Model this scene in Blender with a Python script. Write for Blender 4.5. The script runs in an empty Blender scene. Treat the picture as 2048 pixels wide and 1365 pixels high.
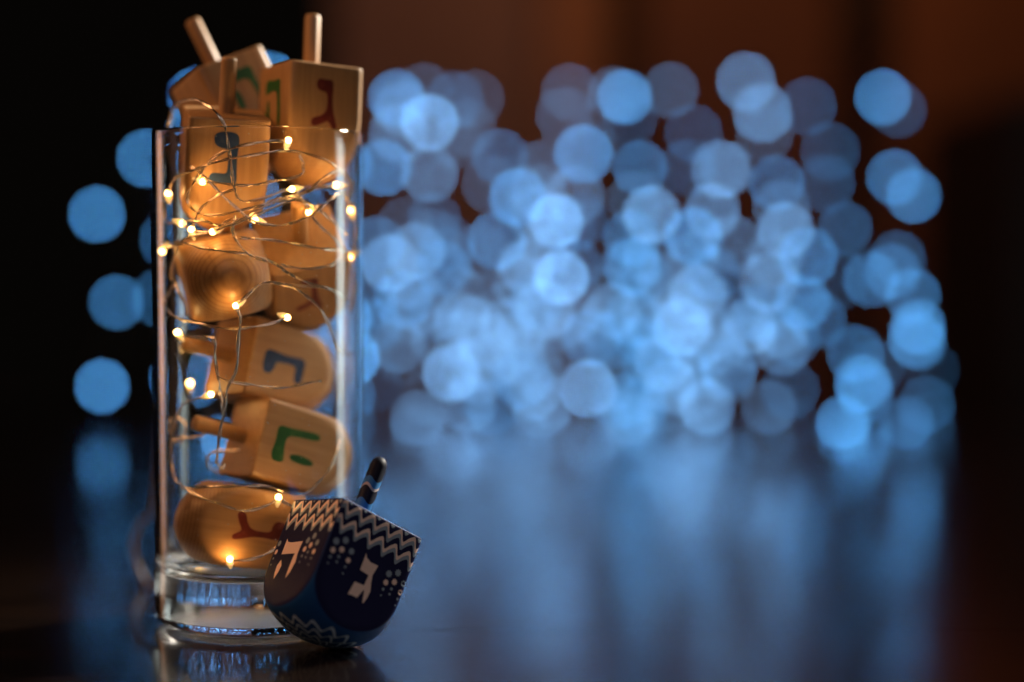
import bpy, bmesh, math, random
from mathutils import Vector, Matrix
from mathutils.geometry import tessellate_polygon

scene = bpy.context.scene
COL = scene.collection
MM = 0.001

# ------------------------------------------------------------------ camera
F_PX, EYE = 3600.0, 0.112                       # focal length in photo pixels (2048 wide), eye height above the table
PITCH = math.atan(152.5 / F_PX)
cam_d = bpy.data.cameras.new('camera')
cam_d.sensor_width = 36.0
cam_d.lens = 36.0 * F_PX / 2048.0
cam_d.clip_start, cam_d.clip_end = 0.01, 50.0
cam_d.dof.use_dof = True
cam_d.dof.focus_distance = 0.529
cam_d.dof.aperture_fstop = 2.2
cam_d.dof.aperture_blades = 11
cam_d.dof.aperture_rotation = 0.2
cam = bpy.data.objects.new('camera', cam_d)
COL.objects.link(cam)
cam.location = (0, 0, EYE)
cam.rotation_euler = (math.pi / 2 - PITCH, 0, 0)
scene.camera = cam

# ------------------------------------------------------------------ world: a dark evening room
world = bpy.data.worlds.new('World')
scene.world = world
world.use_nodes = True
world.node_tree.nodes['Background'].inputs['Color'].default_value = (1.0, 0.8, 0.62, 1)
world.node_tree.nodes['Background'].inputs['Strength'].default_value = 0.0016

# ------------------------------------------------------------------ lamps of the room and added fill lights
def area(name, loc, target, size, size_y, power, color, spread=180):
    d = bpy.data.lights.new(name, 'AREA')
    d.shape = 'RECTANGLE'; d.size = size; d.size_y = size_y
    d.energy = power; d.color = color; d.spread = math.radians(spread)
    o = bpy.data.objects.new(name, d); COL.objects.link(o)
    o.location = loc
    o.rotation_euler = (Vector(target) - Vector(loc)).to_track_quat('-Z', 'Y').to_euler()
    return o
SUBJ = (-0.08, 0.56, 0.09)
spot = bpy.data.lights.new('lamp_right', 'SPOT')                # lamp behind right; cone narrowed to keep its light off the table
spot.energy = 200.0; spot.color = (1.0, 0.92, 0.78); spot.spot_size = math.radians(21); spot.spot_blend = 0.6; spot.shadow_soft_size = 0.07
so = bpy.data.objects.new('lamp_right', spot); COL.objects.link(so)
so.location = (0.62, 1.13, 0.60)
so.rotation_euler = (Vector((-0.088, 0.565, 0.12)) - Vector(so.location)).to_track_quat('-Z', 'Y').to_euler()
area('streak_fill_right', (0.95, 0.95, 0.10), SUBJ, 0.24, 0.26, 0.85, (0.88, 1.0, 0.95))  # added low light, no window: gives the pale streak in the glass
area('lamp_left', (-0.72, 0.48, 0.74), SUBJ, 0.30, 0.30, 4.2, (1.0, 0.47, 0.19))
area('edge_strip_fill_left', (-0.95, 1.15, 0.16), SUBJ, 0.22, 0.44, 0.55, (1.0, 0.47, 0.24))  # added weak light, no doorway: gives the orange strip on the glass edge
area('fill_front', (0.10, -0.45, 0.75), (-0.05, 0.55, 0.05), 0.5, 0.4, 1.35, (1.0, 0.80, 0.75))  # added fill to brighten the faces towards the camera
area('back_wall_fill', (0.40, 2.05, 1.45), (0.25, 2.6, 0.75), 0.6, 0.2, 2.5, (1.0, 0.42, 0.16), 100)  # added out of view above, to light the back wall

# ------------------------------------------------------------------ rendering
scene.view_settings.view_transform = 'Standard'
scene.view_settings.look = 'None'
scene.view_settings.exposure = 0.0
scene.view_settings.gamma = 1.0
scene.view_settings.use_curve_mapping = False
cy = scene.cycles
cy.use_adaptive_sampling = False
cy.use_denoising = True
cy.denoiser = 'OPENIMAGEDENOISE'
cy.denoising_input_passes = 'RGB_ALBEDO_NORMAL'
cy.max_bounces = 20
cy.diffuse_bounces = 4
cy.glossy_bounces = 6
cy.transmission_bounces = 16
cy.transparent_max_bounces = 8
cy.caustics_reflective = True
cy.caustics_refractive = True
cy.blur_glossy = 0.4
cy.sample_clamp_indirect = 12.0

# ------------------------------------------------------------------ helpers
def material(name):
    m = bpy.data.materials.new(name); m.use_nodes = True
    nt = m.node_tree
    return m, nt, nt.nodes['Principled BSDF']
def plain(name, color, rough=0.5, metal=0.0, spec=0.5, coat=0.0):
    m, nt, b = material(name)
    b.inputs['Base Color'].default_value = (*color, 1)
    b.inputs['Roughness'].default_value = rough
    b.inputs['Metallic'].default_value = metal
    b.inputs['Specular IOR Level'].default_value = spec
    b.inputs['Coat Weight'].default_value = coat
    return m
def node(nt, kind, **kw):
    n = nt.nodes.new(kind)
    for k, v in kw.items(): setattr(n, k, v)
    return n
def ramp(nt, fac, stops):
    r = node(nt, 'ShaderNodeValToRGB')
    e = r.color_ramp.elements
    e[0].position, e[0].color = stops[0][0], (*stops[0][1], 1)
    e[1].position, e[1].color = stops[-1][0], (*stops[-1][1], 1)
    for p, c in stops[1:-1]:
        x = e.new(p); x.color = (*c, 1)
    nt.links.new(fac, r.inputs['Fac'])
    return r
def emitter(name, color, strength):
    m, nt, b = material(name)
    b.inputs['Base Color'].default_value = (0.02, 0.02, 0.02, 1)
    b.inputs['Emission Color'].default_value = (*color, 1)
    b.inputs['Emission Strength'].default_value = strength
    return m

def empty(name, loc=(0, 0, 0), matrix=None):
    o = bpy.data.objects.new(name, None); COL.objects.link(o)
    o.empty_display_size = 0.01
    if matrix is not None: o.matrix_world = matrix
    else: o.location = loc
    return o
def tag(o, label=None, cat=None, group=None, kind=None):
    if label: o['label'] = label
    if cat: o['category'] = cat
    if group: o['group'] = group
    if kind: o['kind'] = kind
    return o
def mesh_of(name, verts, faces, mat, smooth=False):
    me = bpy.data.meshes.new(name)
    me.from_pydata([tuple(v) for v in verts], [], faces)
    if mat: me.materials.append(mat)
    if smooth: me.polygons.foreach_set('use_smooth', [True] * len(me.polygons))
    me.update()
    return me
def put(name, me, parent=None):
    o = bpy.data.objects.new(name, me); COL.objects.link(o)
    if parent is not None: o.parent = parent
    return o
def box_mesh(name, lo, hi, mat, bevel=0.0, segs=2):
    bm = bmesh.new()
    bmesh.ops.create_cube(bm, size=1)
    for v in bm.verts:
        v.co = Vector([lo[i] + (v.co[i] + 0.5) * (hi[i] - lo[i]) for i in range(3)])
    if bevel: bmesh.ops.bevel(bm, geom=bm.edges[:], offset=bevel, segments=segs, affect='EDGES', profile=0.5)
    me = bpy.data.meshes.new(name); bm.to_mesh(me); bm.free()
    me.materials.append(mat)
    return me
def lathe(profile, n=96):
    """closed or open (r, z) outline turned about z; ends on the axis are closed with a fan"""
    verts, faces, rows = [], [], []
    for r, z in profile:
        if r < 1e-7:
            rows.append([len(verts)]); verts.append((0, 0, z))
        else:
            rows.append(list(range(len(verts), len(verts) + n)))
            verts += [(r * math.cos(2 * math.pi * k / n), r * math.sin(2 * math.pi * k / n), z) for k in range(n)]
    for a, b in zip(rows, rows[1:]):
        if len(a) == 1 and len(b) == 1: continue
        for k in range(n):
            k2 = (k + 1) % n
            if len(a) == 1: faces.append((a[0], b[k2], b[k]))
            elif len(b) == 1: faces.append((a[k], a[k2], b[0]))
            else: faces.append((a[k], a[k2], b[k2], b[k]))
    return verts, faces
def catmull(P, closed=False, sub=8):
    P = [Vector(p) for p in P]; out = []; n = len(P)
    for i in range(n if closed else n - 1):
        p0 = P[(i - 1) % n] if closed or i > 0 else P[0] * 2 - P[1]
        p1, p2 = P[i], P[(i + 1) % n]
        p3 = P[(i + 2) % n] if closed or i + 2 < n else P[-1] * 2 - P[-2]
        for k in range(sub):
            t = k / sub
            out.append(0.5 * (2 * p1 + (p2 - p0) * t + (2 * p0 - 5 * p1 + 4 * p2 - p3) * t * t + (3 * p1 - p0 - 3 * p2 + p3) * t ** 3))
    if not closed: out.append(P[-1])
    return out
def tube(paths, radius, sides=6):
    """one mesh from several polylines"""
    V, Fc = [], []
    for pts in paths:
        pts = [Vector(p) for p in pts]
        n = len(pts); up = Vector((0.3, 0.2, 0.93)); base = len(V)
        for i, p in enumerate(pts):
            t = (pts[min(i + 1, n - 1)] - pts[max(i - 1, 0)])
            if t.length < 1e-9: t = Vector((1, 0, 0))
            t.normalize()
            a = up - t * up.dot(t)
            if a.length < 1e-4: a = t.orthogonal()
            a.normalize(); b = t.cross(a); up = a
            for k in range(sides):
                w = 2 * math.pi * k / sides
                V.append(p + (a * math.cos(w) + b * math.sin(w)) * radius)
        for i in range(n - 1):
            for k in range(sides):
                k2 = (k + 1) % sides
                Fc.append((base + i * sides + k, base + i * sides + k2, base + (i + 1) * sides + k2, base + (i + 1) * sides + k))
        Fc.append(tuple(base + k for k in reversed(range(sides))))
        Fc.append(tuple(base + (n - 1) * sides + k for k in range(sides)))
    return V, Fc
def ray(px, py):
    """direction of the photo pixel in the scene"""
    r, u = (px - 1024) / F_PX, (682.5 - py) / F_PX
    return Vector((r, math.cos(PITCH) + u * math.sin(PITCH), -math.sin(PITCH) + u * math.cos(PITCH)))
def at(px, py, y):
    d = ray(px, py)
    return Vector((0, 0, EYE)) + d * (y / d.y)

# ------------------------------------------------------------------ table: planks of dark varnished wood, grain along x
def wood_table():
    m, nt, b = material('dark_varnished_wood')
    tc = node(nt, 'ShaderNodeTexCoord'); geo = node(nt, 'ShaderNodeNewGeometry'); info = node(nt, 'ShaderNodeObjectInfo')
    mp = node(nt, 'ShaderNodeMapping'); mp.inputs['Scale'].default_value = (3, 60, 60)
    add = node(nt, 'ShaderNodeVectorMath', operation='ADD')
    nt.links.new(geo.outputs['Position'], add.inputs[0])
    cmb = node(nt, 'ShaderNodeCombineXYZ'); mul = node(nt, 'ShaderNodeMath', operation='MULTIPLY'); mul.inputs[1].default_value = 7.0
    nt.links.new(info.outputs['Random'], mul.inputs[0]); nt.links.new(mul.outputs[0], cmb.inputs['X'])
    nt.links.new(cmb.outputs[0], add.inputs[1]); nt.links.new(add.outputs[0], mp.inputs['Vector'])
    n1 = node(nt, 'ShaderNodeTexNoise'); n1.inputs['Scale'].default_value = 1.6; n1.inputs['Detail'].default_value = 8; n1.inputs['Distortion'].default_value = 0.6
    nt.links.new(mp.outputs[0], n1.inputs['Vector'])
    r = ramp(nt, n1.outputs['Fac'], [(0.3, (0.0025, 0.0011, 0.0006)), (0.55, (0.005, 0.0022, 0.0011)), (0.75, (0.011, 0.0045, 0.002))])
    nt.links.new(r.outputs['Color'], b.inputs['Base Color'])
    mp2 = node(nt, 'ShaderNodeMapping'); mp2.inputs['Scale'].default_value = (9, 420, 60)
    nt.links.new(geo.outputs['Position'], mp2.inputs['Vector'])
    n2 = node(nt, 'ShaderNodeTexNoise'); n2.inputs['Scale'].default_value = 1.0; n2.inputs['Detail'].default_value = 4
    nt.links.new(mp2.outputs[0], n2.inputs['Vector'])
    bp = node(nt, 'ShaderNodeBump'); bp.inputs['Strength'].default_value = 0.10; bp.inputs['Distance'].default_value = 0.00012
    nt.links.new(n2.outputs['Fac'], bp.inputs['Height']); nt.links.new(bp.outputs[0], b.inputs['Normal'])
    n3 = node(nt, 'ShaderNodeTexNoise'); n3.inputs['Scale'].default_value = 14; n3.inputs['Detail'].default_value = 6
    nt.links.new(geo.outputs['Position'], n3.inputs['Vector'])
    mr = node(nt, 'ShaderNodeMapRange'); mr.inputs['To Min'].default_value = 0.17; mr.inputs['To Max'].default_value = 0.28
    nt.links.new(n3.outputs['Fac'], mr.inputs['Value']); nt.links.new(mr.outputs[0], b.inputs['Roughness'])
    b.inputs['Specular IOR Level'].default_value = 0.34
    b.inputs['Coat Weight'].default_value = 0.6; b.inputs['Coat Roughness'].default_value = 0.12; b.inputs['Coat IOR'].default_value = 1.55
    nt.links.new(bp.outputs[0], b.inputs['Coat Normal'])
    return m
M_TABLE = wood_table()
M_DARK = plain('dark_brown_wood', (0.020, 0.010, 0.006), 0.5)
table = empty('table', (0, 0.6, -0.75))
tag(table, 'dark varnished wooden table with plank top under the glass', 'table')
joints = [-0.10, 0.01, 0.115, 0.222, 0.330, 0.439, 0.549, 0.660, 0.770, 0.880, 0.990, 1.10, 1.21, 1.32, 1.43]
for k, (a, b_) in enumerate(zip(joints, joints[1:])):
    me = box_mesh('plank', (-1.0, a + 0.00012, -0.03), (0.9, b_ - 0.00012, 0.0), M_TABLE, 0.0001, 1)
    o = put('plank', me, table); o.matrix_parent_inverse = table.matrix_world.inverted()
table.matrix_world = Matrix.Translation((0, 0.6, -0.75))
for sx in (-0.9, 0.8):
    for sy in (0.0, 1.33):
        o = put('leg', box_mesh('leg', (sx - 0.035, sy - 0.035, -0.75), (sx + 0.035, sy + 0.035, -0.0305), M_DARK, 0.004), table)
        o.matrix_parent_inverse = Matrix.Translation((0, 0.6, -0.75)).inverted()
for o in table.children: o.matrix_parent_inverse = Matrix.Translation((0, 0.6, -0.75)).inverted()

# ------------------------------------------------------------------ the dim room behind
def wall_mat(name, color, rough=0.7, bump=0.0):
    m, nt, b = material(name)
    geo = node(nt, 'ShaderNodeNewGeometry')
    n = node(nt, 'ShaderNodeTexNoise'); n.inputs['Scale'].default_value = 5; n.inputs['Detail'].default_value = 5
    nt.links.new(geo.outputs['Position'], n.inputs['Vector'])
    c = Vector(color)
    r = ramp(nt, n.outputs['Fac'], [(0.3, tuple(c * 0.85)), (0.7, tuple(c * 1.12))])
    nt.links.new(r.outputs['Color'], b.inputs['Base Color'])
    b.inputs['Roughness'].default_value = rough
    return m
put('floor', box_mesh('floor', (-3, -1, -0.80), (3, 4, -0.75), wall_mat('dark_floor', (0.03, 0.018, 0.010))))['kind'] = 'structure'
YB = 2.6
def bx(px): return (px - 1024) / F_PX * YB
put('wall', box_mesh('wall', (bx(672), YB, -0.75), (bx(1085), YB + 0.1, 2.2), wall_mat('rosy_brown_plaster', (0.20, 0.125, 0.12))))['kind'] = 'structure'
put('wall', box_mesh('wall', (bx(1205), YB + 0.04, -0.75), (2.0, YB + 0.14, 2.2), wall_mat('dark_brown_plaster', (0.035, 0.012, 0.004))))['kind'] = 'structure'
p = put('door_post', box_mesh('door_post', (bx(1088), YB - 0.03, -0.75), (bx(1200), YB + 0.09, 2.2), wall_mat('orange_brown_wood', (0.26, 0.12, 0.05), 0.45), 0.006))
tag(p, 'blurred orange-brown upright wooden door post behind the blue lights', 'door post')
d = empty('door', (bx(1480), YB, -0.75))
tag(d, 'blurred dark reddish-brown wooden door behind the blue lights', 'door')
M_DOOR = wall_mat('reddish_brown_wood', (0.115, 0.042, 0.014), 0.5)
o = put('door_panel', box_mesh('door_panel', (bx(1285), YB - 0.01, -0.74), (bx(1672), YB + 0.03, 2.0), M_DOOR, 0.004), d)
o.matrix_parent_inverse = Matrix.Translation((bx(1480), YB, -0.75)).inverted()
p = put('cupboard', box_mesh('cupboard', (bx(1765), YB - 0.02, -0.75), (bx(2330), YB + 0.035, 2.0), wall_mat('brown_wood', (0.17, 0.066, 0.026), 0.5), 0.004))
tag(p, 'blurred brown wooden cupboard at the right edge of the dark room', 'cupboard')
p = put('black_hanging', box_mesh('black_hanging', (bx(1682), YB - 0.05, 0.405), (bx(1768), YB - 0.022, 1.4), plain('black_cloth', (0.004, 0.003, 0.003), 0.9), 0.008))
tag(p, 'blurred black strip hanging between the door and the cupboard', 'hanging')
# a dark chair standing side-on beyond the table end
ch = empty('chair', (0.62, 2.0, -0.75)); tag(ch, 'blurred black high-backed chair beyond the right end of the table', 'chair')
M_BLK = plain('black_wood', (0.005, 0.004, 0.004), 0.6)
inv = Matrix.Translation((0.62, 2.0, -0.75)).inverted()
for nm, lo, hi in (('backrest', (0.500, 1.78, -0.28), (0.548, 2.22, 0.285)), ('seat', (0.5485, 1.78, -0.33), (0.98, 2.22, -0.285)),
                   ('leg', (0.502, 1.782, -0.75), (0.540, 1.82, -0.2805)), ('leg', (0.502, 2.18, -0.75), (0.540, 2.218, -0.2805)),
                   ('leg', (0.94, 1.782, -0.75), (0.978, 1.82, -0.3305)), ('leg', (0.94, 2.18, -0.75), (0.978, 2.218, -0.3305))):
    o = put(nm, box_mesh(nm, lo, hi, M_BLK, 0.006), ch); o.matrix_parent_inverse = inv
# a small device with a pink pilot light, far left
cab = put('low_cabinet', box_mesh('low_cabinet', (-0.95, 2.02, -0.75), (-0.45, 2.4, -0.112), plain('black_lacquer', (0.006, 0.005, 0.005), 0.5), 0.006))
tag(cab, 'dark low cabinet barely visible behind the table at far left', 'cabinet')
dv = empty('pilot_lamp', (-0.605, 2.1, -0.112)); tag(dv, 'small dim pink pilot lamp blurred at the far left edge', 'lamp')
inv = Matrix.Translation((-0.605, 2.1, -0.112)).inverted()
o = put('housing', box_mesh('housing', (-0.66, 2.09, -0.112), (-0.56, 2.14, -0.05), M_BLK, 0.004), dv); o.matrix_parent_inverse = inv
v, f = lathe([(0, 0.0), (0.012, 0.0), (0.014, -0.004), (0.012, -0.009), (0, -0.010)], 20)
v = [(-0.610 + x, 2.0895 + z, -0.080 + y) for x, y, z in v]
o = put('lens', mesh_of('lens', v, f, emitter('pink_glow', (0.9, 0.18, 0.30), 0.9), True), dv); o.matrix_parent_inverse = inv

# ------------------------------------------------------------------ blue fairy lights at the far end of the table
# photo pixel and brightness of each lamp seen; it stands at the depth where it lies above the table
BLUE = [(793,197,.6),(805,219,.35),(797,266,.40),(859,245,.65),(767,335,.6),(859,348,.36),(849,182,.14),(910,200,.18),(951,198,.12),
(934,257,.16),(915,285,.13),(1001,314,.22),(1088,335,.16),(982,370,.15),(1036,395,.75),(1112,443,.65),(1167,308,.68),(1151,392,.36),
(1140,185,.17),(1129,232,.20),(1229,189,.20),(1249,195,.60),(1258,236,.14),(1280,336,.32),(1180,290,.12),(811,450,.10),(868,440,.10),
(832,503,.42),(779,527,.50),(994,482,.48),(1076,386,.26),(893,485,.13),(1160,443,.16),(1303,430,.62),(1271,400,.16),(1341,181,.16),
(1492,164,.50),(1525,226,.58),(1530,265,.17),(1615,213,.15),(1766,195,.50),(1797,220,.10),(1789,355,.46),(1827,392,.36),(1386,267,.18),
(1375,337,.20),(1441,339,.48),(1553,367,.32),(1660,304,.18),(1652,368,.19),(1690,458,.19),(1425,423,.38),(1386,473,.72),(1572,461,.56),
(1616,515,.50),(1795,518,.16),(1455,340,.16),(1549,522,.34),(806,600,.46),(1053,534,.42),(1122,556,.72),(1149,533,.26),(1090,621,.52),
(1265,533,.56),(916,587,.13),(954,599,.18),(951,649,.22),(1013,652,.22),(1051,646,.26),(1039,719,.26),(902,747,.62),(1176,778,.62),
(703,716,.8),(747,767,.12),(1224,622,.27),(1224,680,.21),(1285,687,.26),(1066,783,.34),(937,810,.22),(985,815,.18),(1212,770,.18),
(1256,836,.24),(931,737,.18),(738,600,.28),(749,650,.22),(808,716,.07),(1396,588,.72),(1363,655,.52),(1425,548,.26),(1538,564,.52),
(1497,655,.42),(1605,605,.36),(1634,640,.28),(1741,559,.27),(1785,544,.33),(1826,591,.30),(1836,654,.40),(1831,676,.46),(1836,686,.28),
(1711,708,.30),(1726,768,.50),(1730,787,.30),(1686,846,.42),(1812,846,.20),(1853,810,.16),(1861,740,.08),(1413,815,.38),(1538,815,.20),
(1580,780,.15),(1455,736,.32),(1458,753,.20),(1560,662,.24),(1327,726,.36),(1334,807,.20),(1499,686,.16),(1748,740,.16),(1680,560,.10),
(291,317,.58),(194,429,.50),(233,605,.32),(204,773,.58),(322,597,.24),(356,757,.5),(394,192,.58),(541,160,.5),(392,262,.58),(337,480,.24),
(520,402,.55),(470,330,.3),(430,705,.5),(640,560,.3),(690,640,.55),(668,430,.4),(692,790,.35),(470,700,.45),(560,860,.4),(410,880,.35),(690,330,.35),(600,690,.3)]
random.seed(5)
for _ in range(160):                              # random bulbs added to thicken the pale glow in the tangle's middle
    gx, gy = random.gauss(1170, 240), random.gauss(670, 115)
    near = min(math.hypot(gx - q[0], gy - q[1]) for q in BLUE)
    if 745 < gx < 1640 and 400 < gy < 838 and near > 24: BLUE.append((gx, gy, random.choice((.12, .17, .17, .23, .30))))
random.seed(11)
LEVELS = [0.08, 0.12, 0.17, 0.23, 0.30, 0.40, 0.52, 0.68, 0.85]
SR = 2.4 * MM
def lamp_mesh(r, hue):
    return lathe([(0, r), (r * .38, r * .92), (r * .71, r * .71), (r * .92, r * .38), (r, 0), (r * .92, -r * .38), (r * .71, -r * .71), (r * .38, -r * .92), (0, -r)], 12)
lv, lf = lamp_mesh(SR, 0)
LMESH = []                                       # blue lamps, and paler ones that stand in the middle of the tangle
for hue in ((0.10, 0.42, 0.95), (0.20, 0.50, 0.97)):
    LMESH.append([mesh_of('bulb', lv, lf, emitter('blue_led', hue, 52.0 * b_), True) for b_ in LEVELS])
def blue_string(pts, label, nm):
    root = empty('fairy_light_string', (pts[0][0].x, pts[0][0].y, 0))
    tag(root, label, 'fairy lights')
    order = [pts[0]]; rest = list(pts[1:])
    while rest:
        c = order[-1][0]
        j = min(range(len(rest)), key=lambda q: (rest[q][0] - c).length)
        order.append(rest.pop(j))
    inv = Matrix.Translation(root.location).inverted()
    path = [order[0][0] * 1.0]
    path[0] = Vector((order[0][0].x - 0.03, order[0][0].y + 0.02, 0.0004))
    for (a, _), (b2, _) in zip(order, order[1:]):
        path.append(a + Vector((0, 0.0033, 0)))
        mid = (a + b2) / 2; L = (a - b2).length
        path.append(mid + Vector((random.uniform(-.15, .15) * L, random.uniform(0, .3) * L, random.uniform(-.12, .15) * L)))
        path[-1].z = max(path[-1].z, 0.002)
    path.append(order[-1][0] + Vector((0, 0.0033, 0)))
    path.append(Vector((order[-1][0].x + 0.05, order[-1][0].y + 0.02, 0.0004)))
    sm = catmull(path, sub=5)
    for q in sm: q.z = max(q.z, 0.0004)
    V, Fc = tube([sm], 0.00025, 4)
    o = put('wire', mesh_of('wire', V, Fc, M_WIRE_DARK, True), root); o.matrix_parent_inverse = inv
    for p, b2 in order:
        k = min(range(len(LEVELS)), key=lambda q: abs(LEVELS[q] - b2))
        pale = abs(p.x - 0.06) < 0.15 and random.random() < 0.7
        o = put('bulb', LMESH[1 if pale else 0][k], root); o.location = p; o.matrix_parent_inverse = inv
M_WIRE_DARK = plain('dark_wire', (0.03, 0.025, 0.02), 0.5)
left, main = [], []
for px, py, b_ in BLUE:
    y = random.uniform(1.24, 1.42)
    if py > 545:
        y = min(y, (EYE - 0.0045) * F_PX / (py - 530) )
    (left if px < 345 else main).append((at(px, py, y), b_))
blue_string(main, 'large glowing tangle of blue fairy lights at the far end of the table', 'a')
blue_string(left, 'few separate blue fairy lights left of the drinking glass', 'b')

# ------------------------------------------------------------------ the drinking glass
GX, GY = -0.0796, 0.565
M_GLASS, nt, b = material('clear_glass')
b.inputs['Base Color'].default_value = (1, 1, 1, 1)
b.inputs['Transmission Weight'].default_value = 1.0
b.inputs['Roughness'].default_value = 0.0
b.inputs['IOR'].default_value = 1.5
geo = node(nt, 'ShaderNodeTexCoord')
wv = node(nt, 'ShaderNodeTexNoise'); wv.inputs['Scale'].default_value = 55; wv.inputs['Detail'].default_value = 1.5
nt.links.new(geo.outputs['Object'], wv.inputs['Vector'])
bp = node(nt, 'ShaderNodeBump'); bp.inputs['Strength'].default_value = 0.06; bp.inputs['Distance'].default_value = 0.001
nt.links.new(wv.outputs['Fac'], bp.inputs['Height']); nt.links.new(bp.outputs[0], b.inputs['Normal'])
vo = node(nt, 'ShaderNodeTexVoronoi'); vo.inputs['Scale'].default_value = 420
nt.links.new(geo.outputs['Object'], vo.inputs['Vector'])
lt = node(nt, 'ShaderNodeMath', operation='LESS_THAN'); lt.inputs[1].default_value = 0.09
nt.links.new(vo.outputs['Distance'], lt.inputs[0])
sp = node(nt, 'ShaderNodeSeparateColor'); nt.links.new(vo.outputs['Color'], sp.inputs[0])
gt = node(nt, 'ShaderNodeMath', operation='GREATER_THAN'); gt.inputs[1].default_value = 0.72
nt.links.new(sp.outputs[0], gt.inputs[0])
mk = node(nt, 'ShaderNodeMath', operation='MULTIPLY'); nt.links.new(lt.outputs[0], mk.inputs[0]); nt.links.new(gt.outputs[0], mk.inputs[1])
mk2 = node(nt, 'ShaderNodeMath', operation='MULTIPLY'); mk2.inputs[1].default_value = 0.5; nt.links.new(mk.outputs[0], mk2.inputs[0])
df = node(nt, 'ShaderNodeBsdfDiffuse'); df.inputs['Color'].default_value = (0.7, 0.68, 0.64, 1)
mx = node(nt, 'ShaderNodeMixShader'); nt.links.new(mk2.outputs[0], mx.inputs[0])
nt.links.new(b.outputs[0], mx.inputs[1]); nt.links.new(df.outputs[0], mx.inputs[2])
nt.links.new(mx.outputs[0], nt.nodes['Material Output'].inputs['Surface'])
def arc(cx, cz, r, a0, a1, n):
    return [(cx + r * math.cos(math.radians(a0 + (a1 - a0) * k / n)), cz + r * math.sin(math.radians(a0 + (a1 - a0) * k / n))) for k in range(n + 1)]
HT = 153.0
prof = [(0, 1.6), (10, 1.5), (20, 1.2), (25, 0.75), (27.2, 0.25)]
prof += arc(27.9, 5.2, 5.1, -95, -14, 9)[0:]
prof = [(r, z + 0.0) for r, z in prof]
prof += [(32.45, 9.0), (32.3, 20), (32.35, 60), (32.5, 110), (32.65, 148)]
prof += arc(31.95, HT - 0.75, 0.72, 0, 180, 8)
prof += [(31.2, 148), (31.15, 110), (31.05, 60), (31.0, 26)]
prof += arc(24.5, 22.3, 6.4, -4, -86, 9)
prof += [(18, 15.6), (9, 15.4), (0, 15.35)]
v, f = lathe([(r * MM, z * MM) for r, z in prof], 160)
gl = put('drinking_glass', mesh_of('drinking_glass', v, f, M_GLASS, True))
rough_base = plain('stippled_glass_foot', (1, 1, 1), 0.34); rough_base.node_tree.nodes['Principled BSDF'].inputs['Transmission Weight'].default_value = 1.0
gl.data.materials.append(rough_base)
for pl in gl.data.polygons:
    if pl.center.z < 0.0019 and math.hypot(pl.center.x, pl.center.y) < 0.0275: pl.material_index = 1
gl.location = (GX, GY, 0.0001)
tag(gl, 'tall clear straight drinking glass filled with wooden dreidels and lights', 'glass')
bm = bmesh.new(); bm.from_mesh(gl.data); bmesh.ops.recalc_face_normals(bm, faces=bm.faces); bm.to_mesh(gl.data); bm.free()

# ------------------------------------------------------------------ dreidels
def radius_fn(A, Z0, L, pw=22.0, q=34.0, cut=1.39, ex=1.9):
    def body(th, z):
        c, s = abs(math.cos(th)), abs(math.sin(th))
        sq = A / (c ** pw + s ** pw) ** (1 / pw)
        t = min(max((-z - Z0) / (L - Z0), 0), 1)
        R = A * cut * math.sqrt(max(1 - t ** ex, 0))
        if R < 1e-4: return 0.0
        return (sq ** -q + R ** -q) ** (-1 / q)
    return body
def dreidel_body(A, Z0, L, edge, mat, **kw):
    rf = radius_fn(A, Z0, L, **kw)
    n = 30                                   # samples per side, gathered towards the corners
    ths = []
    for s in range(4):
        for k in range(n):
            t = k / n; w = t - 0.12 * math.sin(2 * math.pi * t)      # slow near the corners
            ths.append(math.pi / 4 + (s + w) * math.pi / 2)
    zs = [(-edge * (1 - math.sin(a)), edge * (1 - math.cos(a))) for a in [math.pi / 2 * (1 - k / 6) for k in range(7)]]
    rows = [(0.0 - edge + edge * math.sin(a), edge - edge * math.cos(a)) for a in [math.pi / 2 - math.pi / 2 * k / 6 for k in range(7)]]
    rows += [(-edge - (Z0 - edge) * k / 8, 0) for k in range(1, 9)]
    for k in range(1, 41):
        t = math.sin(math.pi / 2 * k / 41)
        rows.append((-Z0 - (L - Z0) * t, 0))
    V, Fc = [(0, 0, 0)], []
    idx = []
    for z, ins in rows:
        row = []
        for th in ths:
            r = rf(th, min(z, -1e-6)) - ins
            row.append(len(V)); V.append((r * math.cos(th) * MM, r * math.sin(th) * MM, z * MM))
        idx.append(row)
    N = len(ths)
    for k in range(N): Fc.append((0, idx[0][k], idx[0][(k + 1) % N]))
    for a, b2 in zip(idx, idx[1:]):
        for k in range(N):
            k2 = (k + 1) % N
            Fc.append((a[k], b2[k], b2[k2], a[k2]))
    V.append((0, 0, -L * MM)); tip = len(V) - 1
    for k in range(N): Fc.append((idx[-1][k], tip, idx[-1][(k + 1) % N]))
    return mesh_of('body', V, Fc, mat, True), rf
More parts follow.
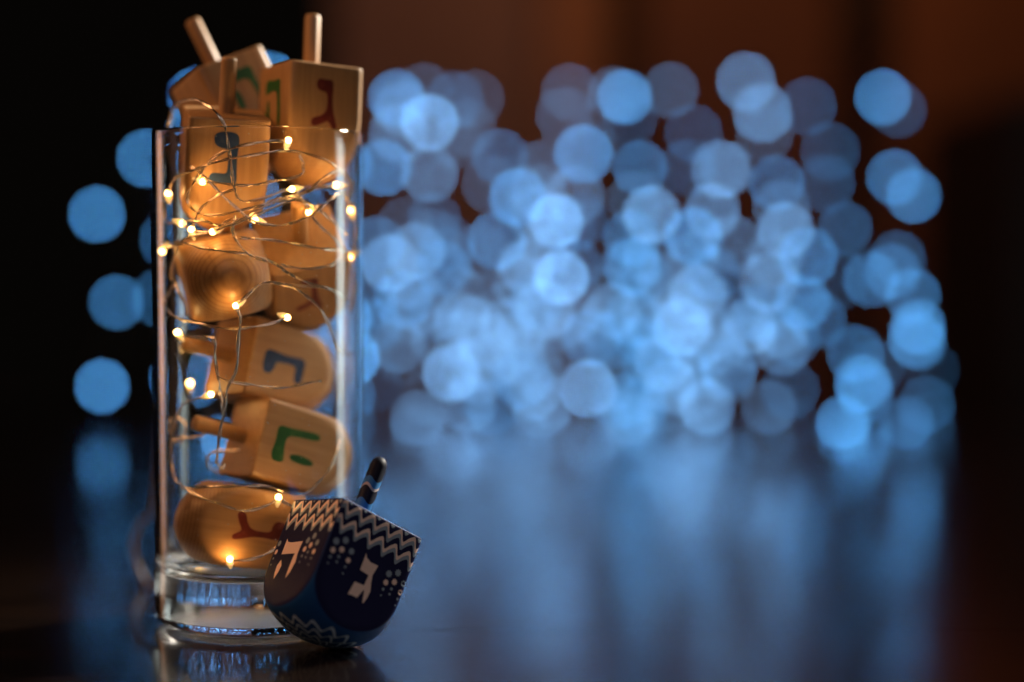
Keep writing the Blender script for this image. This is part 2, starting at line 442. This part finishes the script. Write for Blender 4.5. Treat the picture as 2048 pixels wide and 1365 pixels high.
def decal(outlines, face_k, rf, A, mat, lift=0.05, name='letter'):
    """flat print: closed (u, v) outlines in mm laid on side face_k (0 = -y, 1 = +x, 2 = +y, 3 = -x)"""
    V, Fc = [], []
    for ol in outlines:
        base = len(V)
        for u, v_ in ol:
            th = -math.pi / 2 + math.atan2(u, A) + face_k * math.pi / 2
            r = rf(th, v_) + lift
            V.append((r * math.cos(th) * MM, r * math.sin(th) * MM, v_ * MM))
        for t in tessellate_polygon([[Vector((u, v_, 0)) for u, v_ in ol]]):
            Fc.append(tuple(base + i for i in t))
    me = mesh_of(name, V, Fc, mat, False)
    bm = bmesh.new(); bm.from_mesh(me)
    c = Vector((0, 0, -0.015))
    for fc in bm.faces:
        fc.normal_update()
        if fc.normal.dot(fc.calc_center_median() - c) < 0: fc.normal_flip()
    bm.to_mesh(me); bm.free()
    return me
def chaikin(P, n=2):
    for _ in range(n):
        Q = []
        for i in range(len(P)):
            a, b2 = P[i], P[(i + 1) % len(P)]
            Q.append((a[0] * .75 + b2[0] * .25, a[1] * .75 + b2[1] * .25)); Q.append((a[0] * .25 + b2[0] * .75, a[1] * .25 + b2[1] * .75))
        P = Q
    return P
# hand-painted letters of the wooden dreidels, centred, u right, v up, mm
NUN = [[(-2.6, 5.6), (-0.9, 5.9), (1.6, 5.7), (2.4, 4.9), (2.3, 3.0), (2.0, 0.5), (2.1, -2.5), (2.3, -4.9), (1.6, -5.9), (-1.5, -5.7), (-3.8, -5.5), (-4.1, -4.4), (-3.6, -3.3), (-1.9, -3.2), (-0.2, -3.4), (0.1, -1.8), (0.0, 0.8), (-0.2, 2.4), (-1.7, 2.5), (-3.1, 3.3), (-3.3, 4.8)]]
GIMEL = [[(-2.4, 5.8), (-0.5, 5.6), (1.4, 5.7), (1.6, 4.0), (1.3, 1.0), (1.6, -1.6), (2.3, -3.8), (2.8, -5.6), (1.7, -6.0), (0.9, -4.6), (0.2, -3.9), (-1.4, -4.9), (-3.4, -5.6), (-4.0, -4.6), (-3.4, -3.4), (-1.6, -3.0), (-0.1, -1.8), (0.1, 0.6), (-0.1, 2.7), (-1.8, 2.8), (-2.9, 3.8)]]
HEI = [[(-4.3, 5.4), (-2.6, 5.9), (0.0, 5.4), (2.8, 5.7), (3.9, 5.2), (3.7, 2.6), (4.0, -0.4), (4.2, -4.2), (3.6, -5.7), (2.5, -5.2), (2.3, -2.0), (2.2, 0.8), (1.7, 2.9), (-0.8, 3.0), (-2.6, 2.6), (-4.2, 2.3), (-4.6, 3.8)],
       [(-3.4, 0.9), (-2.2, 1.2), (-1.7, -0.8), (-1.9, -3.2), (-2.6, -5.3), (-3.5, -5.2), (-3.8, -2.6)]]
SHIN = [[(-4.4, 5.2), (-2.8, 5.4), (-2.6, 2.0), (-1.6, -2.6), (-0.6, -1.8), (-0.6, 4.6), (0.8, 4.8), (0.8, -1.6), (2.2, -2.4), (2.8, 1.8), (3.0, 5.4), (4.6, 5.2), (4.4, 0.4), (3.4, -4.4), (1.2, -5.8), (-1.6, -5.6), (-3.4, -3.8), (-4.4, 0.6)]]
def paint(name, c):
    m, nt, b = material(name)
    tc = node(nt, 'ShaderNodeTexCoord')
    n = node(nt, 'ShaderNodeTexNoise'); n.inputs['Scale'].default_value = 330; n.inputs['Detail'].default_value = 6
    nt.links.new(tc.outputs['Object'], n.inputs['Vector'])
    c = Vector(c)
    r = ramp(nt, n.outputs['Fac'], [(0.30, tuple(c * 0.7)), (0.58, tuple(c * 1.15)), (0.70, tuple(c * 1.1 + Vector((0.05, 0.03, 0.014))))])
    nt.links.new(r.outputs['Color'], b.inputs['Base Color']); b.inputs['Roughness'].default_value = 0.45
    return m
M_NUN, M_GIM, M_HEI, M_SHIN = paint('blue_paint', (0.006, 0.028, 0.085)), paint('red_paint', (0.12, 0.012, 0.006)), paint('green_paint', (0.010, 0.085, 0.012)), paint('purple_paint', (0.05, 0.01, 0.06))
ALPHA = {'nun': (NUN, M_NUN), 'gimel': (GIMEL, M_GIM), 'hei': (HEI, M_HEI), 'shin': (SHIN, M_SHIN)}

def light_wood():
    m, nt, b = material('pale_beech_wood')
    tc = node(nt, 'ShaderNodeTexCoord'); info = node(nt, 'ShaderNodeObjectInfo')
    mul = node(nt, 'ShaderNodeMath', operation='MULTIPLY'); mul.inputs[1].default_value = 3.0
    nt.links.new(info.outputs['Random'], mul.inputs[0])
    cmb = node(nt, 'ShaderNodeCombineXYZ')
    for k in 'XY': nt.links.new(mul.outputs[0], cmb.inputs[k])
    add = node(nt, 'ShaderNodeVectorMath', operation='ADD')
    nt.links.new(tc.outputs['Object'], add.inputs[0]); nt.links.new(cmb.outputs[0], add.inputs[1])
    mp = node(nt, 'ShaderNodeMapping'); mp.inputs['Scale'].default_value = (700, 260, 45)
    nt.links.new(add.outputs[0], mp.inputs['Vector'])
    n1 = node(nt, 'ShaderNodeTexNoise'); n1.inputs['Scale'].default_value = 1.0; n1.inputs['Detail'].default_value = 5; n1.inputs['Distortion'].default_value = 0.4
    nt.links.new(mp.outputs[0], n1.inputs['Vector'])
    r = ramp(nt, n1.outputs['Fac'], [(0.25, (0.31, 0.155, 0.058)), (0.5, (0.375, 0.195, 0.076)), (0.75, (0.43, 0.235, 0.098))])
    sx = node(nt, 'ShaderNodeSeparateXYZ'); nt.links.new(tc.outputs['Object'], sx.inputs[0])
    ab = []
    for k in 'XY':
        a = node(nt, 'ShaderNodeMath', operation='ABSOLUTE'); nt.links.new(sx.outputs[k], a.inputs[0]); ab.append(a)
    mx = node(nt, 'ShaderNodeMath', operation='MAXIMUM'); nt.links.new(ab[0].outputs[0], mx.inputs[0]); nt.links.new(ab[1].outputs[0], mx.inputs[1])
    mk = node(nt, 'ShaderNodeMapRange'); mk.inputs['From Min'].default_value = 0.0120; mk.inputs['From Max'].default_value = 0.0114
    nt.links.new(mx.outputs[0], mk.inputs['Value'])
    mz = node(nt, 'ShaderNodeMapRange'); mz.inputs['From Min'].default_value = -0.0140; mz.inputs['From Max'].default_value = -0.0155
    nt.links.new(sx.outputs['Z'], mz.inputs['Value'])
    mm = node(nt, 'ShaderNodeMath', operation='MULTIPLY'); nt.links.new(mk.outputs[0], mm.inputs[0]); nt.links.new(mz.outputs[0], mm.inputs[1])
    wv = node(nt, 'ShaderNodeTexWave', wave_type='BANDS', bands_direction='Z'); wv.inputs['Scale'].default_value = 300; wv.inputs['Distortion'].default_value = 1.5; wv.inputs['Detail'].default_value = 3; wv.inputs['Detail Scale'].default_value = 0.4
    nt.links.new(add.outputs[0], wv.inputs['Vector'])
    rr = ramp(nt, wv.outputs['Fac'], [(0.0, (0.78, 0.72, 0.66)), (0.35, (0.95, 0.93, 0.90)), (1.0, (1, 1, 1))])
    mix = node(nt, 'ShaderNodeMix', data_type='RGBA', blend_type='MULTIPLY')
    nt.links.new(mm.outputs[0], mix.inputs['Factor']); nt.links.new(r.outputs['Color'], mix.inputs['A']); nt.links.new(rr.outputs['Color'], mix.inputs['B'])
    nt.links.new(mix.outputs['Result'], b.inputs['Base Color'])
    b.inputs['Roughness'].default_value = 0.42
    bp = node(nt, 'ShaderNodeBump'); bp.inputs['Strength'].default_value = 0.25; bp.inputs['Distance'].default_value = 0.0002
    nt.links.new(n1.outputs['Fac'], bp.inputs['Height']); nt.links.new(bp.outputs[0], b.inputs['Normal'])
    return m
M_WOOD = light_wood()
AW, Z0W, LW, SW, RSW = 12.4, 14.5, 37.0, 17.0, 2.4
BODY_W, RF_W = dreidel_body(AW, Z0W, LW, 0.7, M_WOOD)
v, f = lathe([(RSW * MM, -0.001), (RSW * MM, 0.0160), (RSW * .93 * MM, 0.0166), (RSW * .75 * MM, 0.01695), (0, 0.017)], 28)
STEM_W = mesh_of('stem', v, f, M_WOOD, True)
LET = {}
for nm, (ol, mat) in ALPHA.items():
    o2 = [[(u * 1.32, v_ * 1.32 - 12.3) for u, v_ in chaikin(s_, 2)] for s_ in ol]
    for k in range(4): LET[nm, k] = decal(o2, k, RF_W, AW, mat)
def rodrigues(w):
    w = Vector(w); t = w.length
    return Matrix.Rotation(t, 4, w / t)
# pose (rotation vector, place of the stem's foot in mm); letters of the four sides in turn
WOODEN = [
 ((-0.1107, -0.4367, 0.5825), (-95.2587, 580.9401, 175.1368), 'wooden dreidel at the back left above the rim, stem leaning left, green letter', {0: 'hei', 1: 'gimel', 2: 'nun'}),
 ((-0.0481, 0.0486, 0.5519), (-62.8889, 566.2692, 173.2177), 'wooden dreidel upright at the right of the rim with dark red and green letters', {0: 'gimel', 3: 'hei', 1: 'nun', 2: 'shin'}),
 ((0.212, 0.0675, 0.2595), (-87.1592, 551.8277, 158.3419), 'wooden dreidel at the front left of the rim with a blue letter', {0: 'nun', 3: 'gimel', 1: 'shin', 2: 'hei'}),
 ((0.871, -0.0845, 0.3373), (-65.7608, 559.17, 119.9393), 'wooden dreidel just below the rim on the right, stem towards the viewer, red letter', {0: 'gimel', 3: 'hei', 1: 'nun', 2: 'shin'}),
 ((-1.473, -0.3662, 0.0523), (-93.3947, 571.912, 109.7741), 'wooden dreidel at mid-height on the left showing its turned rounded tip', {}),
 ((0.3898, -1.2677, 0.6428), (-88.5964, 566.133, 83.4329), 'wooden dreidel lying sideways at mid-height with a dark blue letter', {0: 'nun', 3: 'gimel', 1: 'shin', 2: 'hei'}),
 ((0.3069, -1.2447, 0.5471), (-83.1199, 555.6935, 59.0115), 'wooden dreidel low in the glass, stem pointing left, green letter', {0: 'hei', 1: 'gimel', 2: 'nun', 3: 'shin'}),
 ((-0.2466, 1.7383, 0.1057), (-67.3548, 555.916, 28.449), 'lowest wooden dreidel lying on the glass floor with a red letter', {0: 'gimel', 3: 'hei', 1: 'nun', 2: 'shin'}),
]
for rot, loc, label, letters in WOODEN:
    M = Matrix.Translation(Vector(loc) * MM) @ rodrigues(rot)
    r = empty('wooden_dreidel', matrix=M)
    tag(r, label, 'dreidel', 'wooden dreidels in the glass')
    put('body', BODY_W, r); put('stem', STEM_W, r)
    for k, nm in letters.items(): put('letter', LET[nm, k], r)

# ------------------------------------------------------------------ the painted blue dreidel
AB, Z0B, LB, SB = 14.85, 19.2, 38.73, 20.2
def blue_paint():
    m, nt, b = material('navy_printed_paint')
    tc = node(nt, 'ShaderNodeTexCoord'); sx = node(nt, 'ShaderNodeSeparateXYZ')
    nt.links.new(tc.outputs['Object'], sx.inputs[0])
    ab = []
    for k in 'XY':
        a = node(nt, 'ShaderNodeMath', operation='ABSOLUTE'); nt.links.new(sx.outputs[k], a.inputs[0]); ab.append(a)
    mx = node(nt, 'ShaderNodeMath', operation='MAXIMUM'); nt.links.new(ab[0].outputs[0], mx.inputs[0]); nt.links.new(ab[1].outputs[0], mx.inputs[1])
    mr = node(nt, 'ShaderNodeMapRange'); mr.inputs['From Min'].default_value = (AB - 0.40) * MM; mr.inputs['From Max'].default_value = (AB - 0.18) * MM
    nt.links.new(mx.outputs[0], mr.inputs['Value'])
    r = ramp(nt, mr.outputs[0], [(0.0, (0.011, 0.062, 0.215)), (1.0, (0.013, 0.014, 0.056))])
    nt.links.new(r.outputs['Color'], b.inputs['Base Color'])
    mp = node(nt, 'ShaderNodeMapping'); mp.inputs['Scale'].default_value = (3000, 3000, 500)
    nt.links.new(tc.outputs['Object'], mp.inputs['Vector'])
    n = node(nt, 'ShaderNodeTexNoise'); n.inputs['Scale'].default_value = 1; n.inputs['Detail'].default_value = 3
    nt.links.new(mp.outputs[0], n.inputs['Vector'])
    bp = node(nt, 'ShaderNodeBump'); bp.inputs['Strength'].default_value = 0.5; bp.inputs['Distance'].default_value = 0.00012
    nt.links.new(n.outputs['Fac'], bp.inputs['Height']); nt.links.new(bp.outputs[0], b.inputs['Normal'])
    b.inputs['Roughness'].default_value = 0.5
    b.inputs['Specular IOR Level'].default_value = 0.05
    return m
M_NAVY = blue_paint()
M_PINK, M_GREY, M_SKY = plain('pale_pink_print', (0.84, 0.62, 0.55), 0.45), plain('slate_grey_print', (0.25, 0.31, 0.40), 0.45), plain('dusty_blue_print', (0.42, 0.58, 0.78), 0.45)
M = Matrix.Translation(Vector((-45.6203, 530.3729, 36.7103)) * MM) @ rodrigues((-0.279943, 0.446587, 0.583670))
bd = empty('painted_dreidel', matrix=M)
tag(bd, 'dark blue painted dreidel with pink letters and waves leaning on the glass', 'dreidel')
me, RF_B = dreidel_body(AB, Z0B, LB, 0.6, M_NAVY, pw=44.0, q=70.0, cut=1.40, ex=2.3)
put('body', me, bd)
# stem with printed bands
def stem_paint():
    m, nt, b = material('banded_stem_paint')
    tc = node(nt, 'ShaderNodeTexCoord'); sx = node(nt, 'ShaderNodeSeparateXYZ'); nt.links.new(tc.outputs['Object'], sx.inputs[0])
    at2 = node(nt, 'ShaderNodeMath', operation='ARCTAN2'); nt.links.new(sx.outputs['Y'], at2.inputs[0]); nt.links.new(sx.outputs['X'], at2.inputs[1])
    k4 = node(nt, 'ShaderNodeMath', operation='MULTIPLY'); k4.inputs[1].default_value = 3.0; nt.links.new(at2.outputs[0], k4.inputs[0])
    sn = node(nt, 'ShaderNodeMath', operation='SINE'); nt.links.new(k4.outputs[0], sn.inputs[0])
    sc = node(nt, 'ShaderNodeMath', operation='MULTIPLY'); sc.inputs[1].default_value = 0.0007; nt.links.new(sn.outputs[0], sc.inputs[0])
    ad = node(nt, 'ShaderNodeMath', operation='ADD'); nt.links.new(sx.outputs['Z'], ad.inputs[0]); nt.links.new(sc.outputs[0], ad.inputs[1])
    mr = node(nt, 'ShaderNodeMapRange'); mr.inputs['From Max'].default_value = SB * MM; nt.links.new(ad.outputs[0], mr.inputs['Value'])
    blk, blu, tan = (0.006, 0.007, 0.016), (0.03, 0.14, 0.32), (0.42, 0.34, 0.31)
    r = ramp(nt, mr.outputs[0], [(0.0, blu), (0.27, blk), (0.47, tan), (0.515, blu), (0.62, blk), (1.0, blk)])
    r.color_ramp.interpolation = 'CONSTANT'
    nt.links.new(r.outputs['Color'], b.inputs['Base Color']); b.inputs['Roughness'].default_value = 0.55; b.inputs['Specular IOR Level'].default_value = 0.12
    return m
rs = 2.65
v, f = lathe([(rs * MM, -0.001), (rs * MM, (SB - 3.2) * MM)] + [(rs * math.cos(a) * MM, (SB - 3.2 + 3.2 * math.sin(a)) * MM) for a in [math.pi / 2 * k / 7 for k in range(1, 7)]] + [(0, SB * MM)], 32)
put('stem', mesh_of('stem', v, f, stem_paint(), True), bd)
PER = 5.07
def wave(u): # rounded, leaning zigzag
    x = 2 * math.pi * (u + 11.4) / PER
    return -1.45 * math.cos(x + 0.45 * math.sin(x + 1.2))
def band_mesh(name, face_k, v0, v1, mat, lift):
    V, Fc = [], []; n = 170; U = AB - 0.35
    rows = 3
    for k in range(n + 1):
        u = -U + 2 * U * k / n
        for j in range(rows + 1):
            v_ = v0 + (v1 - v0) * j / rows + wave(u) - 0.028 * (u + 11)
            v_ = min(v_, -0.25)
            th = -math.pi / 2 + math.atan2(u, AB) + face_k * math.pi / 2
            r = RF_B(th, v_) + lift - (max(0, 0.8 + v_) ** 2) * 0.55
            V.append((r * math.cos(th) * MM, r * math.sin(th) * MM, v_ * MM))
    for k in range(n):
        for j in range(rows):
            a = k * (rows + 1) + j
            q = (a, a + rows + 1, a + rows + 2, a + 1)
            if len({round(V[i][2], 7) for i in q}) > 1: Fc.append(q)
    return mesh_of(name, V, Fc, mat, True)
for fk in range(4):
    for v0, v1, mt in ((-8.6, -7.3, M_GREY), (-7.3, -6.0, M_PINK), (-4.1, -2.8, M_GREY), (-2.8, -1.5, M_PINK), (0.4, 1.7, M_GREY)):
        put('wave_stripe', band_mesh('wave_stripe', fk, v0, v1, mt, 0.03), bd)
def star(cu, cv, r, pts=9, inner=0.62, ph=0.0):
    return [((cu + (r if k % 2 == 0 else r * inner) * math.sin(math.pi * k / pts + ph)), cv + (r if k % 2 == 0 else r * inner) * math.cos(math.pi * k / pts + ph)) for k in range(pts * 2)]
BIG = [(0, 0, 'g', 1.22), (2.75, 1.45, 'g', 1.22), (0.03, -2.7, 'p', 1.05), (2.65, -1.45, 'p', 1.1), (5.78, -0.66, 'g', 1.12), (5.8, -3.4, 'p', 1.0),
       (-0.02, -4.8, 'g', .58), (2.55, -3.65, 'g', .6), (0.0, -6.7, 'q', .36), (2.55, -5.25, 'g', .48), (5.65, -5.46, 'g', .5), (5.7, -7.45, 'q', .36)]
def stars_on(fk, u0, v0, keep=lambda u, v_: True):
    G, P_, Q = [], [], []
    for i, (du, dv, c, r) in enumerate(BIG):
        u, v_ = u0 + du, v0 + dv
        if abs(u) > AB - 0.5 or not keep(u, v_): continue
        {'g': G, 'p': P_, 'q': Q}[c].append(star(u, v_, r, 9 if r > .7 else 6, 0.64, i * 0.4))
    for L_, mt in ((G, M_GREY), (P_, M_PINK), (Q, M_GREY)):
        for s_ in L_: put('star', decal([s_], fk, RF_B, AB, mt, 0.035, 'star'), bd)
stars_on(0, -11.99, -12.4); stars_on(0, 7.88, -13.89)
stars_on(3, -18.2, -13.6); stars_on(3, 3.9, -13.4)
for fk in (1, 2): stars_on(fk, -11.9, -12.6); stars_on(fk, 6.6, -13.4)
gimel_b = [(-1.55, -11.5), (-0.95, -12.55), (0.8, -13.35), (3.62, -13.25), (2.95, -16.4), (3.34, -18.4), (4.15, -21.0), (3.95, -22.9), (3.34, -24.95), (2.95, -24.8), (2.1, -21.3), (1.64, -22.1), (0.77, -24.28), (-0.84, -24.24), (-2.46, -24.47), (-1.75, -20.45), (1.55, -20.2), (1.57, -18.9), (1.75, -17.0), (-1.5, -16.65)]
hei_b = [[(-8.77, -12.7), (-7.6, -13.75), (-5.37, -14.0), (1.1, -13.6), (0.86, -15.9), (0.9, -17.9), (1.5, -19.9), (0.61, -23.2), (-0.77, -25.2), (-1.08, -21.0), (-0.87, -17.4), (-8.6, -17.75)],
         [(-7.38, -19.4), (-5.93, -21.3), (-6.32, -23.3), (-7.49, -25.6), (-8.31, -23.6), (-8.6, -21.3)]]
put('letter', decal([gimel_b], 0, RF_B, AB, M_PINK, 0.04), bd)
put('letter', decal(hei_b, 3, RF_B, AB, M_PINK, 0.04), bd)
nun_b = [(-2.4, -12.6), (-1.2, -13.4), (2.6, -13.3), (2.4, -18.0), (2.6, -24.6), (-3.2, -24.6), (-2.6, -21.2), (0.6, -21.2), (0.7, -16.6), (-2.6, -16.6)]
put('letter', decal([nun_b], 1, RF_B, AB, M_PINK, 0.04), bd)
# rippled rings round the tip
def ring(rho0, amp, wid, n, ph, mat):
    V, Fc = [], []; N = 360; rows = 4
    def z_of(th, rho):
        lo, hi = -LB, -Z0B * 0.9
        for _ in range(28):
            mid = (lo + hi) / 2
            if RF_B(th, mid) < rho: lo = mid
            else: hi = mid
        return (lo + hi) / 2
    for k in range(N):
        th = 2 * math.pi * k / N
        x = n * th + ph
        c = rho0 + amp * math.sin(x + 0.4 * math.sin(x)) + 0.25 * math.sin(3 * th + ph)
        for j in range(rows + 1):
            rho = c + wid * (j / rows - 0.5)
            z = z_of(th, rho)
            V.append(((rho + .03) * math.cos(th) * MM, (rho + .03) * math.sin(th) * MM, (z - 0.035) * MM))
    for k in range(N):
        k2 = (k + 1) % N
        for j in range(rows):
            Fc.append((k * (rows + 1) + j, k2 * (rows + 1) + j, k2 * (rows + 1) + j + 1, k * (rows + 1) + j + 1))
    return mesh_of('ripple_ring', V, Fc, mat, True)
for rho0, amp, wid, n, ph in ((11.6, 1.25, 1.0, 14, 0.4), (8.7, 1.15, 0.9, 12, 1.2), (5.9, 0.85, 0.7, 10, 2.0), (3.4, 0.5, 0.5, 9, 0.3)):
    put('ripple_ring', ring(rho0, amp, wid, n, ph, M_SKY), bd)

# ------------------------------------------------------------------ warm fairy lights wound through the glass
M_WIRE = plain('bare_copper_silver_wire', (0.93, 0.88, 0.80), 0.15, 1.0)
M_LED = emitter('warm_led', (1.0, 0.55, 0.165), 115.0)
M_RESIN, nt, b = material('amber_lit_resin')
b.inputs['Base Color'].default_value = (0.9, 0.75, 0.5, 1); b.inputs['Roughness'].default_value = 0.12
b.inputs['Transmission Weight'].default_value = 0.75
b.inputs['Emission Color'].default_value = (1.0, 0.55, 0.16, 1); b.inputs['Emission Strength'].default_value = 0.7
def in_glass(px, py, f):
    """pixel -> point in the glass; f = -1 hugs the front wall, +1 the back wall"""
    y = GY
    for _ in range(6):
        p = at(px, py, y)
        dx = max(-30.2 * MM, min(30.2 * MM, p.x - GX))
        y = GY + f * math.sqrt((30.25 * MM) ** 2 - dx * dx)
    p = at(px, py, y)
    d = Vector((p.x - GX, p.y - GY))
    if d.length > 30.35 * MM and p.z < 0.152:
        d *= 30.35 * MM / d.length; p.x, p.y = GX + d.x, GY + d.y
    return p
WIRES = [
 [(338,262,.3),(346,222,.0),(362,203,-.4),(392,200,-.8),(424,217,-.98),(448,250,-1),(458,290,-1),(463,335,-1),(470,375,-1),(482,402,-.97),(520,398,-.9),(575,380,-.9)],
 [(575,283,-.98),(520,285,-1),(470,296,-1),(425,320,-1),(393,360,-1),(378,398,-1),(397,425,-1),(438,431,-1),(495,418,-1),(545,402,-1),(590,392,-.9),(640,375,-.85),(673,371,-.8)],
 [(340,391,-.9),(352,360,-.95),(395,338,-1),(445,322,-1),(530,306,-1),(578,303,-1),(622,310,-1),(668,333,-1),(700,368,-1),(694,400,-.8),(711,424,-.6)],
 [(403,363,-.99),(440,366,-1),(500,372,-1),(550,362,-.9),(600,350,-.8),(605,330,-.8),(598,312,-.9)],
 [(470,380,-1),(440,390,-1),(410,412,-1),(396,430,-.98),(390,462,-.95),(430,463,-.95),(460,440,-.97),(520,444,-.95)],
 [(340,391,-.9),(327,420,-.5),(335,445,-.6),(364,445,-.9),(386,463,-.95)],
 [(472,430,-1),(465,462,-1),(480,492,-1),(505,512,-1),(545,527,-1),(572,545,-1),(615,566,-1),(655,578,-1),(690,602,-.9)],
 [(327,502,-.7),(350,491,-.95),(378,487,-1),(402,496,-1),(445,503,-1),(495,508,-1),(540,524,-1),(590,555,-1)],
 [(480,476,-1),(530,479,-1),(590,489,-1),(640,497,-1),(685,504,-1),(705,512,-.8)],
 [(560,531,-1),(610,537,-1),(650,534,-1),(672,522,-1),(681,503,-1),(668,482,-1),(640,455,-1),(619,427,-.95),(587,378,-.9)],
 [(673,371,-.8),(700,410,-.7),(711,424,-.6),(718,470,-.4),(705,512,-.8),(700,540,-.8),(708,575,-.6),(700,620,-.6)],
 [(690,602,-.9),(660,580,-1),(545,566,-1),(516,572,-1),(490,596,-1),(475,612,-.98),(481,642,-1),(477,685,-1),(472,742,-1),(455,782,-1),(447,830,-1),(437,895,-1),(434,925,-.96),(446,935,-.9),(452,928,-.85)],
 [(545,566,-1),(590,577,-1),(622,602,-1),(648,634,-1),(662,668,-.95),(673,700,-.9),(705,712,-.5)],
 [(352,565,-.6),(330,600,-.5),(345,627,-.9),(390,646,-1),(450,656,-1),(500,656,-1),(545,646,-1),(571,634,-1)],
 [(358,668,-.8),(395,675,-.9),(428,678,-1),(432,710,-1),(436,750,-1),(442,790,-1),(447,835,-1)],
 [(358,668,-.8),(372,620,-.7),(362,590,-.7),(352,565,-.6)],
 [(420,790,-.97),(390,798,-.95),(362,818,-.85),(346,868,-.7),(344,925,-.7),(356,960,-.85),(386,985,-.97),(432,1005,-1),(482,1021,-1),(530,1012,-1),(556,998,-.97)],
 [(368,975,-.9),(430,974,-1),(520,972,-1),(600,987,-1),(640,960,-1),(668,912,-.95),(681,876,-.9)],
 [(346,868,-.7),(338,845,-.4),(352,835,-.3),(372,850,-.4),(362,885,-.5),(345,880,-.6),(400,872,-.5),(440,845,-.2)],
 [(556,998,-.97),(600,1030,-.9),(560,1090,-.9),(505,1118,-.95),(460,1122,-.97)],
 [(480,900,-.4),(425,905,-.3),(415,930,-.3),(440,945,-.3)],
 [(378,330,-.95),(410,352,-1),(455,400,-1),(505,440,-1),(560,452,-1),(620,430,-1),(660,398,-.98),(690,380,-.9)],
 [(364,446,-.88),(400,440,-1),(450,452,-1),(510,432,-1),(560,410,-1),(610,386,-1),(650,352,-1),(680,340,-.95)],
 [(345,560,-.8),(350,520,-.9),(372,478,-1),(430,463,-.98),(480,440,-1),(540,408,-1),(600,400,-1),(640,425,-1),(690,470,-.9)],
 [(436,752,-1),(470,765,-1),(560,775,-1),(640,762,-.95)],
]
root = empty('warm_fairy_light_string', (GX, GY, 0.0155))
tag(root, 'warm white fairy light string on thin wire wound among the wooden dreidels', 'fairy lights')
inv = Matrix.Translation((GX, GY, 0.0155)).inverted()
strands = []
random.seed(4)
for w in WIRES:
    c = catmull([in_glass(*p) for p in w], sub=10)
    a1, a2 = [], []
    ph = random.uniform(0, 6)
    run = 0.0
    for i, p in enumerate(c):
        t = (c[min(i + 1, len(c) - 1)] - c[max(i - 1, 0)]).normalized()
        n1 = t.orthogonal() if abs(t.z) > .95 else t.cross(Vector((0, 0, 1)))
        n1.normalize(); n2 = t.cross(n1)
        if i: run += (p - c[i - 1]).length
        wob = Vector((math.sin(run * 420 + ph), 0, math.sin(run * 350 + 2 * ph))) * 0.00012
        an = run * 330 + ph
        off = (n1 * math.cos(an) + n2 * math.sin(an)) * 0.00027
        a1.append(p + off + wob); a2.append(p - off + wob)
    strands += [a1, a2]
# the lead-in over the rim, down behind the glass to the table
lead = [at(338, 262, GY + .009), at(331, 320, GY + .032), at(330, 520, GY + .043), at(322, 800, GY + .052), at(306, 1012, GY + .060), at(283, 1042, GY + .062), at(266, 1090, GY + .062),
        at(278, 1138, GY + .062), at(312, 1172, GY + .060), Vector((GX - .020, GY + .066, .0010)), Vector((GX - .012, GY + .10, .0010)), Vector((GX - .045, GY + .3, .0010)), Vector((GX - .09, GY + .6, .0010))]
lead = catmull(lead, sub=10)
V, Fc = tube(strands, 0.00023, 6)
o = put('wire', mesh_of('wire', V, Fc, M_WIRE, True), root); o.matrix_parent_inverse = inv
V, Fc = tube([lead], 0.0009, 8)
o = put('lead_wire', mesh_of('lead_wire', V, Fc, plain('copper_brown_cable', (0.075, 0.036, 0.020), 0.5), True), root); o.matrix_parent_inverse = inv
LEDS = [(575,285,-.97,110),(403,363,-.97,200),(340,391,-.9,90),(587,378,-.9,-10),(673,371,-.8,0),(711,424,-.6,80),(514,441,-.95,15),(364,446,-.88,200),(386,463,-.95,80),(430,463,-.95,-20),
        (619,423,-.93,-40),(327,500,-.7,-60),(706,511,-.75,-30),(475,610,-.98,-30),(571,634,-.97,200),(359,668,-.8,60),(420,790,-.95,160),(556,998,-.96,100),(461,1122,-.96,90),(379,770,.3,90),
        (600,345,-.2,30),(520,700,.8,40),(610,560,.75,0),(400,1080,.6,0)]
r = 1.0 * MM
lv, lf = lathe([(0, r), (r * .6, r * .8), (r * .9, r * .35), (r * .97, 0), (r * .9, -r * .38), (r * .6, -r * .8), (0, -r)], 14)
LEDM = mesh_of('led', lv, lf, M_LED, True)
lv, lf = lathe([(0, 0.6 * MM), (r * .6, 0.5 * MM), (r * 1.0, 0.0 * MM), (r * 1.1, -0.8 * MM), (r * .98, -1.2 * MM), (r * .75, -1.8 * MM), (r * .48, -2.3 * MM), (0.3 * MM, -2.9 * MM), (0, -3.0 * MM)], 16)
RESM = mesh_of('bulb', lv, lf, M_RESIN, True)
for px, py, fz, ang in LEDS:
    p = in_glass(px, py, fz)
    rad = Vector((p.x - GX, p.y - GY))
    lim = 29.3 * MM
    if rad.length > lim: rad *= lim / rad.length; p.x, p.y = GX + rad.x, GY + rad.y
    a = math.radians(ang)
    dirv = Vector((-math.cos(a), -0.35, math.sin(a))).normalized()
    R = dirv.to_track_quat('Z', 'Y').to_matrix().to_4x4()
    bo = put('bulb', RESM, root); bo.matrix_parent_inverse = inv
    bo.matrix_basis = Matrix.Translation(p) @ R
    lo = put('led', LEDM, bo); lo.location = (0, 0, 0.55 * MM)
